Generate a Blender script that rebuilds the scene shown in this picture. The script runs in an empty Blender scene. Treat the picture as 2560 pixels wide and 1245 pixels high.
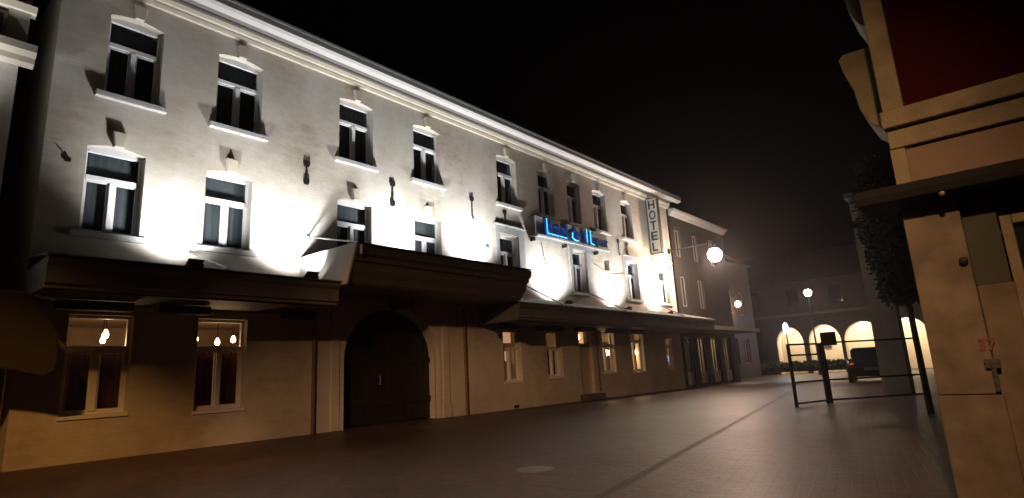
import bpy, bmesh, math, random
from mathutils import Vector, Matrix, geometry
R = math.radians
random.seed(7)
S = bpy.context.scene
COL = S.collection

# ------------------------------------------------------------------ camera
cam = bpy.data.cameras.new('camera'); cam_ob = bpy.data.objects.new('camera', cam); COL.objects.link(cam_ob)
cam.sensor_fit = 'HORIZONTAL'; cam.sensor_width = 36.0; cam.lens = 1.1273 * 18.0
cam.clip_start = 0.05; cam.clip_end = 2000
YAW, PIT, ROL = 0.8677, 0.2143, -0.0543
fw = Vector((math.sin(YAW) * math.cos(PIT), math.cos(YAW) * math.cos(PIT), math.sin(PIT)))
rt0 = Vector((math.cos(YAW), -math.sin(YAW), 0)); up0 = rt0.cross(fw)
rt = rt0 * math.cos(ROL) + up0 * math.sin(ROL); up = up0 * math.cos(ROL) - rt0 * math.sin(ROL)
m3 = Matrix((rt, up, -fw)).transposed().to_4x4(); m3.translation = Vector((0, 0, 1.12))
cam_ob.matrix_world = m3
S.camera = cam_ob

# ------------------------------------------------------------------ night sky and exposure
W = bpy.data.worlds.new('World'); S.world = W; W.use_nodes = True
nt = W.node_tree; bg = nt.nodes['Background']
sky = nt.nodes.new('ShaderNodeTexSky'); sky.sky_type = 'NISHITA'; sky.sun_disc = False
sky.sun_elevation = R(-4); sky.sun_rotation = R(200)
nt.links.new(sky.outputs[0], bg.inputs[0]); bg.inputs[1].default_value = 0.006
S.view_settings.view_transform = 'Standard'; S.view_settings.look = 'None'
S.view_settings.exposure = 0; S.view_settings.gamma = 1; S.view_settings.use_curve_mapping = False
S.cycles.max_bounces = 6; S.cycles.caustics_reflective = False; S.cycles.caustics_refractive = False
S.cycles.sample_clamp_indirect = 4.0

# ------------------------------------------------------------------ materials
def mat(name, col, rough=0.7, metal=0.0, var=0.0, scale=4.0, bump=0.0, bscale=40.0, emit=None, estr=0.0, spec=0.5, dirt=None):
    m = bpy.data.materials.new(name); m.use_nodes = True
    n = m.node_tree; b = n.nodes['Principled BSDF']
    b.inputs['Base Color'].default_value = (*col, 1); b.inputs['Roughness'].default_value = rough
    b.inputs['Metallic'].default_value = metal; b.inputs['Specular IOR Level'].default_value = spec
    tc = n.nodes.new('ShaderNodeTexCoord')
    if var:
        no = n.nodes.new('ShaderNodeTexNoise'); no.inputs['Scale'].default_value = scale; no.inputs['Detail'].default_value = 6
        cr = n.nodes.new('ShaderNodeValToRGB')
        cr.color_ramp.elements[0].position = 0.3; cr.color_ramp.elements[1].position = 0.72
        d = dirt or tuple(c * (1 - var) for c in col)
        cr.color_ramp.elements[0].color = (*d, 1); cr.color_ramp.elements[1].color = (*[min(1, c * (1 + var * .4)) for c in col], 1)
        n.links.new(tc.outputs['Object'], no.inputs['Vector']); n.links.new(no.outputs['Fac'], cr.inputs[0]); n.links.new(cr.outputs[0], b.inputs['Base Color'])
    if bump:
        n2 = n.nodes.new('ShaderNodeTexNoise'); n2.inputs['Scale'].default_value = bscale; n2.inputs['Detail'].default_value = 5
        bp = n.nodes.new('ShaderNodeBump'); bp.inputs['Strength'].default_value = bump; bp.inputs['Distance'].default_value = 0.02
        n.links.new(tc.outputs['Object'], n2.inputs['Vector']); n.links.new(n2.outputs['Fac'], bp.inputs['Height']); n.links.new(bp.outputs[0], b.inputs['Normal'])
    if emit:
        b.inputs['Emission Color'].default_value = (*emit, 1); b.inputs['Emission Strength'].default_value = estr
    return m

def plaster(name, c1, c2):
    """painted brickwork: faint courses, blotches and rain streaks"""
    m = bpy.data.materials.new(name); m.use_nodes = True; n = m.node_tree; L = n.links
    b = n.nodes['Principled BSDF']; b.inputs['Roughness'].default_value = 0.85; b.inputs['Specular IOR Level'].default_value = 0.25
    tc = n.nodes.new('ShaderNodeTexCoord')
    sep = n.nodes.new('ShaderNodeSeparateXYZ'); L.new(tc.outputs['Object'], sep.inputs[0])
    add = n.nodes.new('ShaderNodeMath'); L.new(sep.outputs[0], add.inputs[0]); L.new(sep.outputs[1], add.inputs[1])
    cmb = n.nodes.new('ShaderNodeCombineXYZ'); L.new(add.outputs[0], cmb.inputs[0]); L.new(sep.outputs[2], cmb.inputs[1])
    br = n.nodes.new('ShaderNodeTexBrick'); L.new(cmb.outputs[0], br.inputs['Vector'])
    br.inputs['Scale'].default_value = 1.0; br.inputs['Brick Width'].default_value = 0.24; br.inputs['Row Height'].default_value = 0.075
    br.inputs['Mortar Size'].default_value = 0.006; br.inputs['Mortar Smooth'].default_value = 0.4; br.inputs['Bias'].default_value = 0
    br.inputs['Color1'].default_value = (*c1, 1); br.inputs['Color2'].default_value = (*[a * .94 for a in c1], 1); br.inputs['Mortar'].default_value = (*[a * .88 for a in c1], 1)
    n1 = n.nodes.new('ShaderNodeTexNoise'); n1.inputs['Scale'].default_value = 0.55; n1.inputs['Detail'].default_value = 7; n1.inputs['Roughness'].default_value = 0.62
    mp = n.nodes.new('ShaderNodeMapping'); mp.inputs['Scale'].default_value = (1, 1, 0.55); L.new(tc.outputs['Object'], mp.inputs[0]); L.new(mp.outputs[0], n1.inputs['Vector'])
    cr = n.nodes.new('ShaderNodeValToRGB'); cr.color_ramp.elements[0].position = 0.36; cr.color_ramp.elements[1].position = 0.64
    L.new(n1.outputs['Fac'], cr.inputs[0])
    n2 = n.nodes.new('ShaderNodeTexNoise'); n2.inputs['Scale'].default_value = 2.4; n2.inputs['Detail'].default_value = 5
    mp2 = n.nodes.new('ShaderNodeMapping'); mp2.inputs['Scale'].default_value = (1.3, 1.3, 3.5); L.new(tc.outputs['Object'], mp2.inputs[0]); L.new(mp2.outputs[0], n2.inputs['Vector'])
    mx0 = n.nodes.new('ShaderNodeMath'); mx0.operation = 'MULTIPLY'; L.new(cr.outputs[0], mx0.inputs[0]); L.new(n2.outputs['Fac'], mx0.inputs[1])
    mx1 = n.nodes.new('ShaderNodeMath'); mx1.operation = 'MULTIPLY'; mx1.use_clamp = True; mx1.inputs[1].default_value = 1.7; L.new(mx0.outputs[0], mx1.inputs[0])
    mx = n.nodes.new('ShaderNodeMixRGB'); L.new(mx1.outputs[0], mx.inputs[0]); L.new(br.outputs['Color'], mx.inputs[1]); mx.inputs[2].default_value = (*c2, 1)
    L.new(mx.outputs[0], b.inputs['Base Color'])
    bp = n.nodes.new('ShaderNodeBump'); bp.inputs['Strength'].default_value = 0.35; bp.inputs['Distance'].default_value = 0.006
    L.new(br.outputs['Fac'], bp.inputs['Height']); bp.invert = True
    n3 = n.nodes.new('ShaderNodeTexNoise'); n3.inputs['Scale'].default_value = 9; n3.inputs['Detail'].default_value = 5; L.new(tc.outputs['Object'], n3.inputs['Vector'])
    bp2 = n.nodes.new('ShaderNodeBump'); bp2.inputs['Strength'].default_value = 0.35; bp2.inputs['Distance'].default_value = 0.012
    L.new(n3.outputs['Fac'], bp2.inputs['Height']); L.new(bp.outputs[0], bp2.inputs['Normal']); L.new(bp2.outputs[0], b.inputs['Normal'])
    return m

def paving(name):
    m = bpy.data.materials.new(name); m.use_nodes = True; n = m.node_tree; L = n.links
    b = n.nodes['Principled BSDF']
    tc = n.nodes.new('ShaderNodeTexCoord'); mp = n.nodes.new('ShaderNodeMapping'); mp.inputs['Rotation'].default_value = (0, 0, R(79.4)); L.new(tc.outputs['Object'], mp.inputs[0])
    br = n.nodes.new('ShaderNodeTexBrick'); L.new(mp.outputs[0], br.inputs['Vector']); br.inputs['Scale'].default_value = 1
    br.inputs['Brick Width'].default_value = 0.21; br.inputs['Row Height'].default_value = 0.105; br.inputs['Mortar Size'].default_value = 0.009; br.inputs['Mortar Smooth'].default_value = 0.3
    br.inputs['Color1'].default_value = (.095, .053, .035, 1); br.inputs['Color2'].default_value = (.036, .023, .017, 1); br.inputs['Mortar'].default_value = (.014, .012, .01, 1)
    no = n.nodes.new('ShaderNodeTexNoise'); no.inputs['Scale'].default_value = 0.35; no.inputs['Detail'].default_value = 8; L.new(tc.outputs['Object'], no.inputs['Vector'])
    cr = n.nodes.new('ShaderNodeValToRGB'); cr.color_ramp.elements[0].position = .3; cr.color_ramp.elements[1].position = .7
    cr.color_ramp.elements[0].color = (.55, .55, .55, 1); cr.color_ramp.elements[1].color = (1.2, 1.15, 1.1, 1); L.new(no.outputs['Fac'], cr.inputs[0])
    mx = n.nodes.new('ShaderNodeMixRGB'); mx.blend_type = 'MULTIPLY'; mx.inputs[0].default_value = 1; L.new(br.outputs['Color'], mx.inputs[1]); L.new(cr.outputs[0], mx.inputs[2]); L.new(mx.outputs[0], b.inputs['Base Color'])
    mr = n.nodes.new('ShaderNodeMapRange'); mr.inputs['To Min'].default_value = .40; mr.inputs['To Max'].default_value = .60; L.new(no.outputs['Fac'], mr.inputs[0]); L.new(mr.outputs[0], b.inputs['Roughness'])
    n3 = n.nodes.new('ShaderNodeTexNoise'); n3.inputs['Scale'].default_value = 14; n3.inputs['Detail'].default_value = 4; L.new(tc.outputs['Object'], n3.inputs['Vector'])
    bp = n.nodes.new('ShaderNodeBump'); bp.invert = True; bp.inputs['Strength'].default_value = .7; bp.inputs['Distance'].default_value = .006; L.new(br.outputs['Fac'], bp.inputs['Height'])
    bp2 = n.nodes.new('ShaderNodeBump'); bp2.inputs['Strength'].default_value = .5; bp2.inputs['Distance'].default_value = .01; L.new(n3.outputs['Fac'], bp2.inputs['Height']); L.new(bp.outputs[0], bp2.inputs['Normal']); L.new(bp2.outputs[0], b.inputs['Normal'])
    return m

def glass(name, tint=(.75, .82, .85), gloss=(.9, .95, 1)):
    m = bpy.data.materials.new(name); m.use_nodes = True; n = m.node_tree; L = n.links
    n.nodes.remove(n.nodes['Principled BSDF'])
    o = n.nodes['Material Output']; t = n.nodes.new('ShaderNodeBsdfTransparent'); t.inputs[0].default_value = (*tint, 1)
    g = n.nodes.new('ShaderNodeBsdfGlossy'); g.inputs['Roughness'].default_value = .03; g.inputs[0].default_value = (*gloss, 1)
    lw = n.nodes.new('ShaderNodeLayerWeight'); lw.inputs[0].default_value = .5
    pw = n.nodes.new('ShaderNodeMath'); pw.operation = 'POWER'; pw.inputs[1].default_value = 4; L.new(lw.outputs['Facing'], pw.inputs[0])
    f = n.nodes.new('ShaderNodeMath'); f.operation = 'MULTIPLY_ADD'; f.inputs[1].default_value = .7; f.inputs[2].default_value = .05; L.new(pw.outputs[0], f.inputs[0])
    x = n.nodes.new('ShaderNodeMixShader'); L.new(f.outputs[0], x.inputs[0]); L.new(t.outputs[0], x.inputs[1]); L.new(g.outputs[0], x.inputs[2]); L.new(x.outputs[0], o.inputs[0])
    return m

M = {}
M['wall'] = plaster('cream painted brick', (.61, .585, .54), (.40, .35, .275))
M['wall2'] = plaster('pale painted brick', (.78, .75, .68), (.62, .57, .48))
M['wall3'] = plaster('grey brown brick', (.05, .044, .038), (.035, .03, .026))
M['pave'] = paving('brick paving')
M['trim'] = mat('cream trim', (.56, .52, .43), .7, var=.12, scale=3, bump=.2)
M['stone'] = mat('bluish stone', (.36, .37, .38), .75, var=.18, scale=6, bump=.3)
M['sillstone'] = mat('sill stone', (.5, .5, .5), .7, var=.15, scale=7, bump=.3)
M['white'] = mat('white window paint', (.74, .75, .76), .4, var=.06, scale=5)
M['soffit2'] = mat('grey soffit', (.16, .155, .145), .8)
M['gutter'] = mat('white gutter', (.55, .55, .54), .5, var=.08, scale=2)
M['zinc'] = mat('grey zinc', (.19, .19, .19), .5, metal=.5, var=.2, scale=2)
M['slate'] = mat('dark slate', (.07, .07, .075), .6, var=.3, scale=5, bump=.4, bscale=12)
M['glass'] = glass('window glass')
M['fglass'] = glass('fence glass', (.9, .92, .91), (.8, .8, .8))
M['room'] = mat('room plaster', (.45, .48, .5), .9, var=.1)
M['roomdark'] = mat('dim room paper', (.34, .25, .17), .9, var=.2)
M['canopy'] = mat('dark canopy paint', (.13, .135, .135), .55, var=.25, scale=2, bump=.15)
M['canopyroof'] = mat('canopy lead roof', (.13, .13, .125), .6, var=.2, scale=2.5, bump=.2)
M['hood'] = mat('dark brown hood paint', (.13, .12, .11), .5, var=.2, scale=2, bump=.1)
M['hoodcap'] = mat('off white board', (.56, .54, .49), .6, var=.06, scale=2)
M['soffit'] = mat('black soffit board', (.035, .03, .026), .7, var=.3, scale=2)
M['iron'] = mat('black wrought iron', (.02, .02, .02), .5, metal=.3, bump=.2)
M['steel'] = mat('grey steel rod', (.35, .35, .35), .4, metal=.7)
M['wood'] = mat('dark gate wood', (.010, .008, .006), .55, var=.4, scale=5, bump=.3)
M['pipe'] = mat('brown zinc pipe', (.16, .085, .06), .5, var=.2)
M['pane_tone_sheet'] = mat('slate pane tone sheet', (.075, .08, .082), .9, var=.12, scale=3)  # tone stands in for the dull reflection in the dark panes
M['curtain'] = mat('dark red curtain', (.10, .03, .018), .9, var=.3, scale=3)
M['darkstone'] = mat('dark step stone', (.07, .065, .06), .6, var=.25, scale=5)
M['doorpaint'] = mat('cream door paint', (.50, .44, .34), .5, var=.08)
M['signface'] = mat('sign panel', (.82, .82, .82), .5, var=.08)
M['blue'] = mat('blue sign letter', (.03, .10, .30), .4)
M['bluedim'] = mat('blue dimmed neon', (.02, .08, .30), .4, emit=(.03, .16, .6), estr=.12)
M['neon'] = mat('blue neon tube', (.1, .4, .8), .3, emit=(.05, .42, 1), estr=2.6)
M['bladeface'] = mat('grey sign board', (.66, .64, .60), .5, var=.08)
M['navy'] = mat('navy letters', (.02, .032, .055), .4)
M['disc'] = mat('lit disc', (.9, .85, .75), .4, emit=(1, .88, .66), estr=18)
M['lens'] = mat('flood lens', (.9, .9, .9), .3, emit=(1, .96, .9), estr=20)
M['bulb'] = mat('warm bulb', (1, .8, .5), .3, emit=(1, .62, .28), estr=30)
M['lampglobe'] = mat('street lamp globe', (1, .9, .8), .3, emit=(1, .78, .62), estr=60)
M['bluelamp'] = mat('blue white lamp', (.8, .9, 1), .3, emit=(.5, .75, 1), estr=18)
M['glowpanel'] = mat('self-glowing cream panel', (.6, .4, .25), .8, emit=(1, .50, .26), estr=.65)  # emission in place of lamplight falling on room surfaces, next two likewise
M['gloworange'] = mat('self-glowing orange panel', (.6, .35, .2), .8, emit=(1, .47, .20), estr=.85)
M['glowdim'] = mat('dim self-glowing panel', (.5, .3, .15), .8, emit=(1, .45, .2), estr=.14)
M['screen'] = mat('blue screen', (.1, .1, .2), .3, emit=(.35, .45, 1), estr=1.5)
M['red'] = mat('dark red board', (.03, .003, .0025), .9, spec=.05, var=.2, scale=2)
M['redpaint'] = mat('red number paint', (.10, .008, .008), .5)
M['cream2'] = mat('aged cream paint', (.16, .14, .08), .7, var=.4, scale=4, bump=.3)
M['plaster3'] = mat('pale house render', (.8, .72, .6), .85, var=.14, scale=3, bump=.4, bscale=30)
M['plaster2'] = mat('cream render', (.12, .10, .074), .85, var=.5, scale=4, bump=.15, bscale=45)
M['brownboard'] = mat('brown fascia board', (.10, .06, .03), .6, var=.2)
M['green'] = mat('grey green door paint', (.03, .034, .022), .8, var=.15)
M['black'] = mat('black metal', (.012, .012, .012), .8, spec=.1)
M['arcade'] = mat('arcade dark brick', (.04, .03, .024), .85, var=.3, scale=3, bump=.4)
M['arcin'] = mat('arcade cream plaster', (.62, .54, .42), .8, var=.08)
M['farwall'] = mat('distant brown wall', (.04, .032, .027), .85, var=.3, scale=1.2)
M['shop'] = mat('shop white frame', (.22, .21, .2), .5)
M['fence'] = mat('black fence steel', (.018, .018, .02), .4, metal=.4)
M['carpaint'] = mat('black car paint', (.012, .013, .016), .25, spec=.6)
M['tyre'] = mat('tyre rubber', (.02, .02, .02), .8)
M['rim'] = mat('alloy rim', (.3, .3, .3), .35, metal=.8)
M['tail'] = mat('tail light', (.3, .02, .01), .3, emit=(1, .10, .03), estr=.5)
M['carglass'] = mat('dark car glass', (.01, .012, .014), .08, spec=.8)
M['bark'] = mat('bark', (.05, .035, .025), .9, var=.3, bump=.6)
M['leaf'] = mat('dark leaves', (.012, .017, .01), .7, var=.3)
M['hedge'] = mat('hedge leaves', (.02, .03, .015), .8, var=.3)
M['awning'] = mat('dark awning cloth', (.03, .027, .02), .85, var=.15)
M['parasol'] = mat('black parasol cloth', (.015, .015, .015), .9)
M['cover'] = mat('worn steel cover', (.2, .19, .18), .32, metal=.8, bump=.5, bscale=18)
M['drain'] = mat('dark drain stones', (.025, .02, .018), .6)

# ------------------------------------------------------------------ mesh helpers
class MB:
    def __init__(s): s.v = []; s.f = []
    def add(s, vs, fs):
        o = len(s.v); s.v += [tuple(v) for v in vs]; s.f += [tuple(i + o for i in f) for f in fs]; return s
    def box(s, x0, x1, y0, y1, z0, z1):
        return s.add([(x0, y0, z0), (x1, y0, z0), (x1, y1, z0), (x0, y1, z0), (x0, y0, z1), (x1, y0, z1), (x1, y1, z1), (x0, y1, z1)],
                     [(0, 3, 2, 1), (4, 5, 6, 7), (0, 1, 5, 4), (1, 2, 6, 5), (2, 3, 7, 6), (3, 0, 4, 7)])
    def prism(s, prof, x0, x1, ax='x'):
        """extrude a closed profile of (y,z) along x, or (x,z) along y, or (x,y) along z"""
        n = len(prof)
        def P(a, p): return {'x': (a, p[0], p[1]), 'y': (p[0], a, p[1]), 'z': (p[0], p[1], a)}[ax]
        vs = [P(x0, p) for p in prof] + [P(x1, p) for p in prof]
        fs = [(i, (i + 1) % n, n + (i + 1) % n, n + i) for i in range(n)] + [tuple(range(n))[::-1], tuple(range(n, 2 * n))]
        return s.add(vs, fs)
    def tube(s, a, b, r, r2=None, n=8):
        a = Vector(a); b = Vector(b); d = (b - a).normalized(); r2 = r if r2 is None else r2
        u = d.orthogonal().normalized(); w = d.cross(u)
        vs = [a + (u * math.cos(t) + w * math.sin(t)) * r for t in [2 * math.pi * i / n for i in range(n)]] + [b + (u * math.cos(t) + w * math.sin(t)) * r2 for t in [2 * math.pi * i / n for i in range(n)]]
        return s.add(vs, [(i, (i + 1) % n, n + (i + 1) % n, n + i) for i in range(n)] + [tuple(range(n))[::-1], tuple(range(n, 2 * n))])
    def path(s, pts, r, n=8):
        for a, b in zip(pts, pts[1:]): s.tube(a, b, r, n=n)
        return s
    def lathe(s, c, prof, n=16):
        vs = []; fs = []
        for r, z in prof:
            vs += [(c[0] + r * math.cos(2 * math.pi * i / n), c[1] + r * math.sin(2 * math.pi * i / n), c[2] + z) for i in range(n)]
        for k in range(len(prof) - 1):
            fs += [(k * n + i, k * n + (i + 1) % n, (k + 1) * n + (i + 1) % n, (k + 1) * n + i) for i in range(n)]
        fs += [tuple(range(n))[::-1], tuple(range((len(prof) - 1) * n, len(prof) * n))]
        return s.add(vs, fs)
    def sphere(s, c, r, n=14, sq=1.0):
        return s.lathe(c, [(max(.001, r * math.sin(math.pi * k / 10)), -r * sq * math.cos(math.pi * k / 10)) for k in range(11)], n)
    def build(s, name, m, parent=None, bevel=0, smooth=False):
        me = bpy.data.meshes.new(name); me.from_pydata(s.v, [], s.f); me.update()
        bm = bmesh.new(); bm.from_mesh(me); bmesh.ops.recalc_face_normals(bm, faces=bm.faces); bm.to_mesh(me); bm.free()
        o = bpy.data.objects.new(name, me); COL.objects.link(o); me.materials.append(m)
        if parent: o.parent = parent; o.matrix_parent_inverse = parent.matrix_world.inverted() if parent.type != 'EMPTY' else Matrix.Translation(-parent.location)
        if bevel:
            b = o.modifiers.new('bevel', 'BEVEL'); b.width = bevel; b.segments = 2; b.limit_method = 'ANGLE'
        if smooth:
            for p in me.polygons: p.use_smooth = True
        return o

def tag(o, label=None, cat=None, group=None, kind=None):
    if label: o['label'] = label
    if cat: o['category'] = cat
    if group: o['group'] = group
    if kind: o['kind'] = kind
    return o
def empty(name, loc, label=None, cat=None, group=None):
    o = bpy.data.objects.new(name, None); COL.objects.link(o); o.location = loc; o.empty_display_size = .2
    return tag(o, label, cat, group)
def light(parent, kind, loc, energy, col, radius=.05, aim=None, size=None, blend=.15):
    l = bpy.data.lights.new('lamp_light', kind); l.energy = energy; l.color = col; l.shadow_soft_size = radius
    o = bpy.data.objects.new('lamp_light', l); COL.objects.link(o)
    o.location = Vector(loc) - parent.location; o.parent = parent
    if kind == 'SPOT':
        l.spot_size = size; l.spot_blend = blend
        o.rotation_euler = Vector(aim).to_track_quat('-Z', 'Y').to_euler()
    return o
def text_mesh(name, body, size, m, parent, fit_w=None, fit_h=None, depth=.02):
    c = bpy.data.curves.new(name, 'FONT'); c.body = body; c.size = size; c.extrude = depth; c.offset = .004
    t = bpy.data.objects.new(name + '_src', c); COL.objects.link(t)
    bpy.context.view_layer.update()
    me = bpy.data.meshes.new_from_object(t.evaluated_get(bpy.context.evaluated_depsgraph_get()))
    bpy.data.objects.remove(t)
    xs = [v.co.x for v in me.vertices]; ys = [v.co.y for v in me.vertices]
    w = max(xs) - min(xs); h = max(ys) - min(ys)
    sx = fit_w / w if fit_w else 1; sy = fit_h / h if fit_h else 1
    for v in me.vertices: v.co = Vector(((v.co.x - min(xs)) * sx, (v.co.y - min(ys)) * sy, v.co.z))
    me.materials.clear(); me.materials.append(m)
    o = bpy.data.objects.new(name, me); COL.objects.link(o); o.parent = parent
    return o

def facade(mb, outer, holes, y, depth):
    """wall sheet on plane y with openings, each with reveals going back by depth"""
    polys = [[Vector((p[0], p[1], 0)) for p in outer]] + [[Vector((p[0], p[1], 0)) for p in h] for h in holes]
    tris = geometry.tessellate_polygon(polys); flat = [p for q in polys for p in q]
    mb.add([(p.x, y, p.y) for p in flat], tris)
    for h in holes:
        n = len(h); mb.add([(p[0], y, p[1]) for p in h] + [(p[0], y + depth, p[1]) for p in h], [(i, (i + 1) % n, n + (i + 1) % n, n + i) for i in range(n)])
def rect(x0, x1, z0, z1): return [(x0, z0), (x1, z0), (x1, z1), (x0, z1)]
def seg(x0, x1, z0, z1, rise, n=8):
    """opening with a segmental arched head"""
    w = x1 - x0
    return [(x0, z0), (x1, z0)] + [(x1 - w * i / n, z1 + rise * (1 - (2 * i / n - 1) ** 2)) for i in range(n + 1)]
def ell(x0, x1, z0, zs, rise, n=20):
    c = (x0 + x1) / 2; a = (x1 - x0) / 2
    return [(x0, z0), (x1, z0)] + [(c + a * math.cos(math.pi * i / n), zs + rise * math.sin(math.pi * i / n)) for i in range(n + 1)]

# ------------------------------------------------------------------ the ground
g = MB(); g.add([(-150, -150, 0), (250, -150, 0), (250, 250, 0), (-150, 250, 0)], [(0, 1, 2, 3)])
tag(g.build('street_paving', M['pave']), 'dark brick paving of the street', None, None, 'structure')
dc = MB(); a = Vector((3.2, 2.82, 0)); b = Vector((24, 6.7, 0)); d = (b - a).normalized(); nn = Vector((-d.y, d.x, 0)) * .045
dc.add([a - nn + Vector((0, 0, .004)), b - nn + Vector((0, 0, .004)), b + nn + Vector((0, 0, .004)), a + nn + Vector((0, 0, .004))], [(0, 1, 2, 3)])
tag(dc.build('road_gutter_line', M['drain']), 'dark line of gutter stones across the paving', None, None, 'structure')
mc = empty('manhole_cover', (5.68, 4.63, 0), 'small shiny metal manhole cover set in the dark paving', 'manhole cover')
MB().lathe((5.68, 4.63, 0), [(.19, .001), (.19, .006), (.17, .008)], 24).build('lid', M['cover'], mc)
MB().lathe((5.68, 4.63, 0), [(.24, .0005), (.24, .004), (.195, .004)], 24).build('rim', M['zinc'], mc)

# ------------------------------------------------------------------ the hotel
Y = 13.0
X0, X1, ZT = 2.05, 28.3, 9.45
hotel = empty('hotel_building', (X0, Y, 0), 'long three storey cream hotel with lit facade, arched gate and white window frames', 'building')
def win(x0, x1, z0, z1, rise=0.0, tr=.58, depth=.17, curtain=None, keystone=True, sill=True, name='window', leaf_mat=None, pane_tone_sheet=False):
    """white frame with a transom light over two casements; pane and sill are its children"""
    yo = Y + depth; f = MB(); t = .055; cx = (x0 + x1) / 2; zt = z1 - tr
    f.box(x0, x0 + t, yo, yo + .08, z0, z1 + rise); f.box(x1 - t, x1, yo, yo + .08, z0, z1 + rise)
    f.box(x0 + t, x1 - t, yo, yo + .08, z0, z0 + t)
    n = 8; w = x1 - x0
    top = [(x0 + w * i / n, z1 + rise * (1 - (2 * i / n - 1) ** 2)) for i in range(n + 1)]
    f.prism([(x0 + t, z1 - t)] + [(x1 - t, z1 - t)] + [(min(x1 - t, max(x0 + t, p[0])), p[1] + .01) for p in reversed(top)], yo + .003, yo + .077, 'y')
    f.box(x0 + t, x1 - t, yo - .015, yo + .078, zt - .05, zt + .05)
    f.box(cx - .05, cx + .05, yo - .025, yo + .075, z0 + t, zt - .05)
    for a, b in ((x0 + t, cx - .05), (cx + .05, x1 - t)):      # casement sashes
        s = .034; u = yo + .012
        f.box(a, a + s, u, u + .05, z0 + t, zt - .05); f.box(b - s, b, u, u + .05, z0 + t, zt - .05)
        f.box(a + s, b - s, u, u + .05, z0 + t, z0 + t + s); f.box(a + s, b - s, u, u + .05, zt - .05 - s, zt - .05)
    wo = f.build(name, leaf_mat or M['white'], hotel, bevel=.008)
    p = MB(); u = yo + .05
    p.add([(x0 + t, u, z0 + t), (x1 - t, u, z0 + t), (x1 - t, u, z1), (x0 + t, u, z1)], [(0, 1, 2, 3)])
    p.build('pane', M['glass'], wo)
    if sill == 'slim':
        MB().prism([(Y - .03, z0 - .07), (Y + depth + .01, z0 - .07), (Y + depth + .01, z0 + .012), (Y - .03, z0 - .01)], x0 - .02, x1 + .02).build('sill', M['white'], wo, bevel=.006)
    elif sill:
        MB().prism([(Y - .12, z0 - .13), (Y + depth + .01, z0 - .13), (Y + depth + .01, z0 + .012), (Y - .12, z0 - .012)], x0 - .14, x1 + .14).build('sill', M['sillstone'], wo, bevel=.01)
    if pane_tone_sheet:  # sheet added behind the glass to give the panes their grey
        b = MB(); k = 26; ya = yo + .15
        pts = [(x0 + .02 + (x1 - x0 - .04) * i / k, ya + .005 * math.sin(i * 1.6)) for i in range(k + 1)]
        zb = z1 + rise - .05
        b.add([(q[0], q[1], z0) for q in pts] + [(q[0], q[1], zb) for q in pts], [(i, i + 1, k + 2 + i, k + 1 + i) for i in range(k)])
        b.build('pane_tone_sheet', M['pane_tone_sheet'], wo)
    if keystone:
        zk = z1 + rise + .0
        MB().prism([(cx - .085, zk - .02), (cx + .085, zk - .02), (cx + .125, zk + .30), (cx - .125, zk + .30)], Y - .11, Y + .02, 'y').build('keystone', M['trim'], wo, bevel=.012)
    if curtain:
        c = MB(); k = 22; ya = yo + .22
        pts = [(x0 + .03 + (x1 - x0 - .06) * i / k, ya + .025 * math.sin(i * 1.9)) for i in range(k + 1)]
        c.add([(q[0], q[1], z0) for q in pts] + [(q[0], q[1], curtain) for q in pts], [(i, i + 1, k + 2 + i, k + 1 + i) for i in range(k)])
        c.build('curtain', M['curtain'], wo)
    return wo
UP = [(2.88, 3.88), (5.05, 6.12), (8.29, 9.40), (10.9, 12.02), (14.72, 15.8), (17.1, 18.1), (19.05, 20.0), (21.0, 22.05), (23.42, 24.42), (26.55, 27.55)]
MID = [(2.72, 3.73), (4.93, 5.97), (8.26, 9.35), (10.89, 11.96), (14.67, 15.68), (18.98, 19.98), (23.4, 24.45), (26.6, 27.65)]
GR = [(2.72, 3.77, .82, 2.64), (4.96, 6.0, .74, 2.64), (14.6, 15.55, .9, 2.62), (17.0, 17.95, .97, 2.62), (20.72, 21.75, 1.02, 2.75), (23.1, 24.3, .96, 2.95), (26.5, 27.25, 1.05, 2.5)]
ZU0, ZU1, ZM0, ZM1, RISE = 7.12, 8.88, 4.22, 5.93, .09
holes = [seg(a, b, ZU0, ZU1, RISE) for a, b in UP]
for i, (a, b) in enumerate(MID): holes.append(seg(a, b, ZM0, ZM1, RISE if i < 4 else 0.02))
holes += [rect(*g_) for g_ in GR]
GX0, GX1 = 8.5, 11.75
holes.append(ell(GX0, GX1, -.02, 1.75, 1.37))
holes.append(rect(19.1, 20.0, .25, 2.85))
holes.append(rect(21.5, 21.92, 5.36, 5.87))
wm = MB(); facade(wm, rect(X0, X1, -.02, ZT), holes, Y, .22)
wm.build('wall', M['wall'], hotel)
sw = MB(); sw.add([(X0, Y, -.02), (X0, 22, -.02), (X0, 22, ZT), (X0, Y, ZT), (X1, Y, -.02), (X1, 22, -.02), (X1, 22, ZT), (X1, Y, ZT)], [(0, 1, 2, 3), (4, 5, 6, 7), (1, 5, 6, 2)])
sw.build('side_wall', M['wall'], hotel)
for i, (a, b) in enumerate(UP): win(a, b, ZU0, ZU1, RISE, pane_tone_sheet=True)
for i, (a, b) in enumerate(MID): win(a, b, ZM0, ZM1, RISE if i < 4 else .02, keystone=i < 4, pane_tone_sheet=True)
for i, (a, b, c, d_) in enumerate(GR):
    win(a, b, c, d_, 0, tr=.62 if i != 6 else .4, curtain=(2.0 if i < 2 else 1.95 if i == 3 else None), keystone=False, sill='slim')
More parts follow.
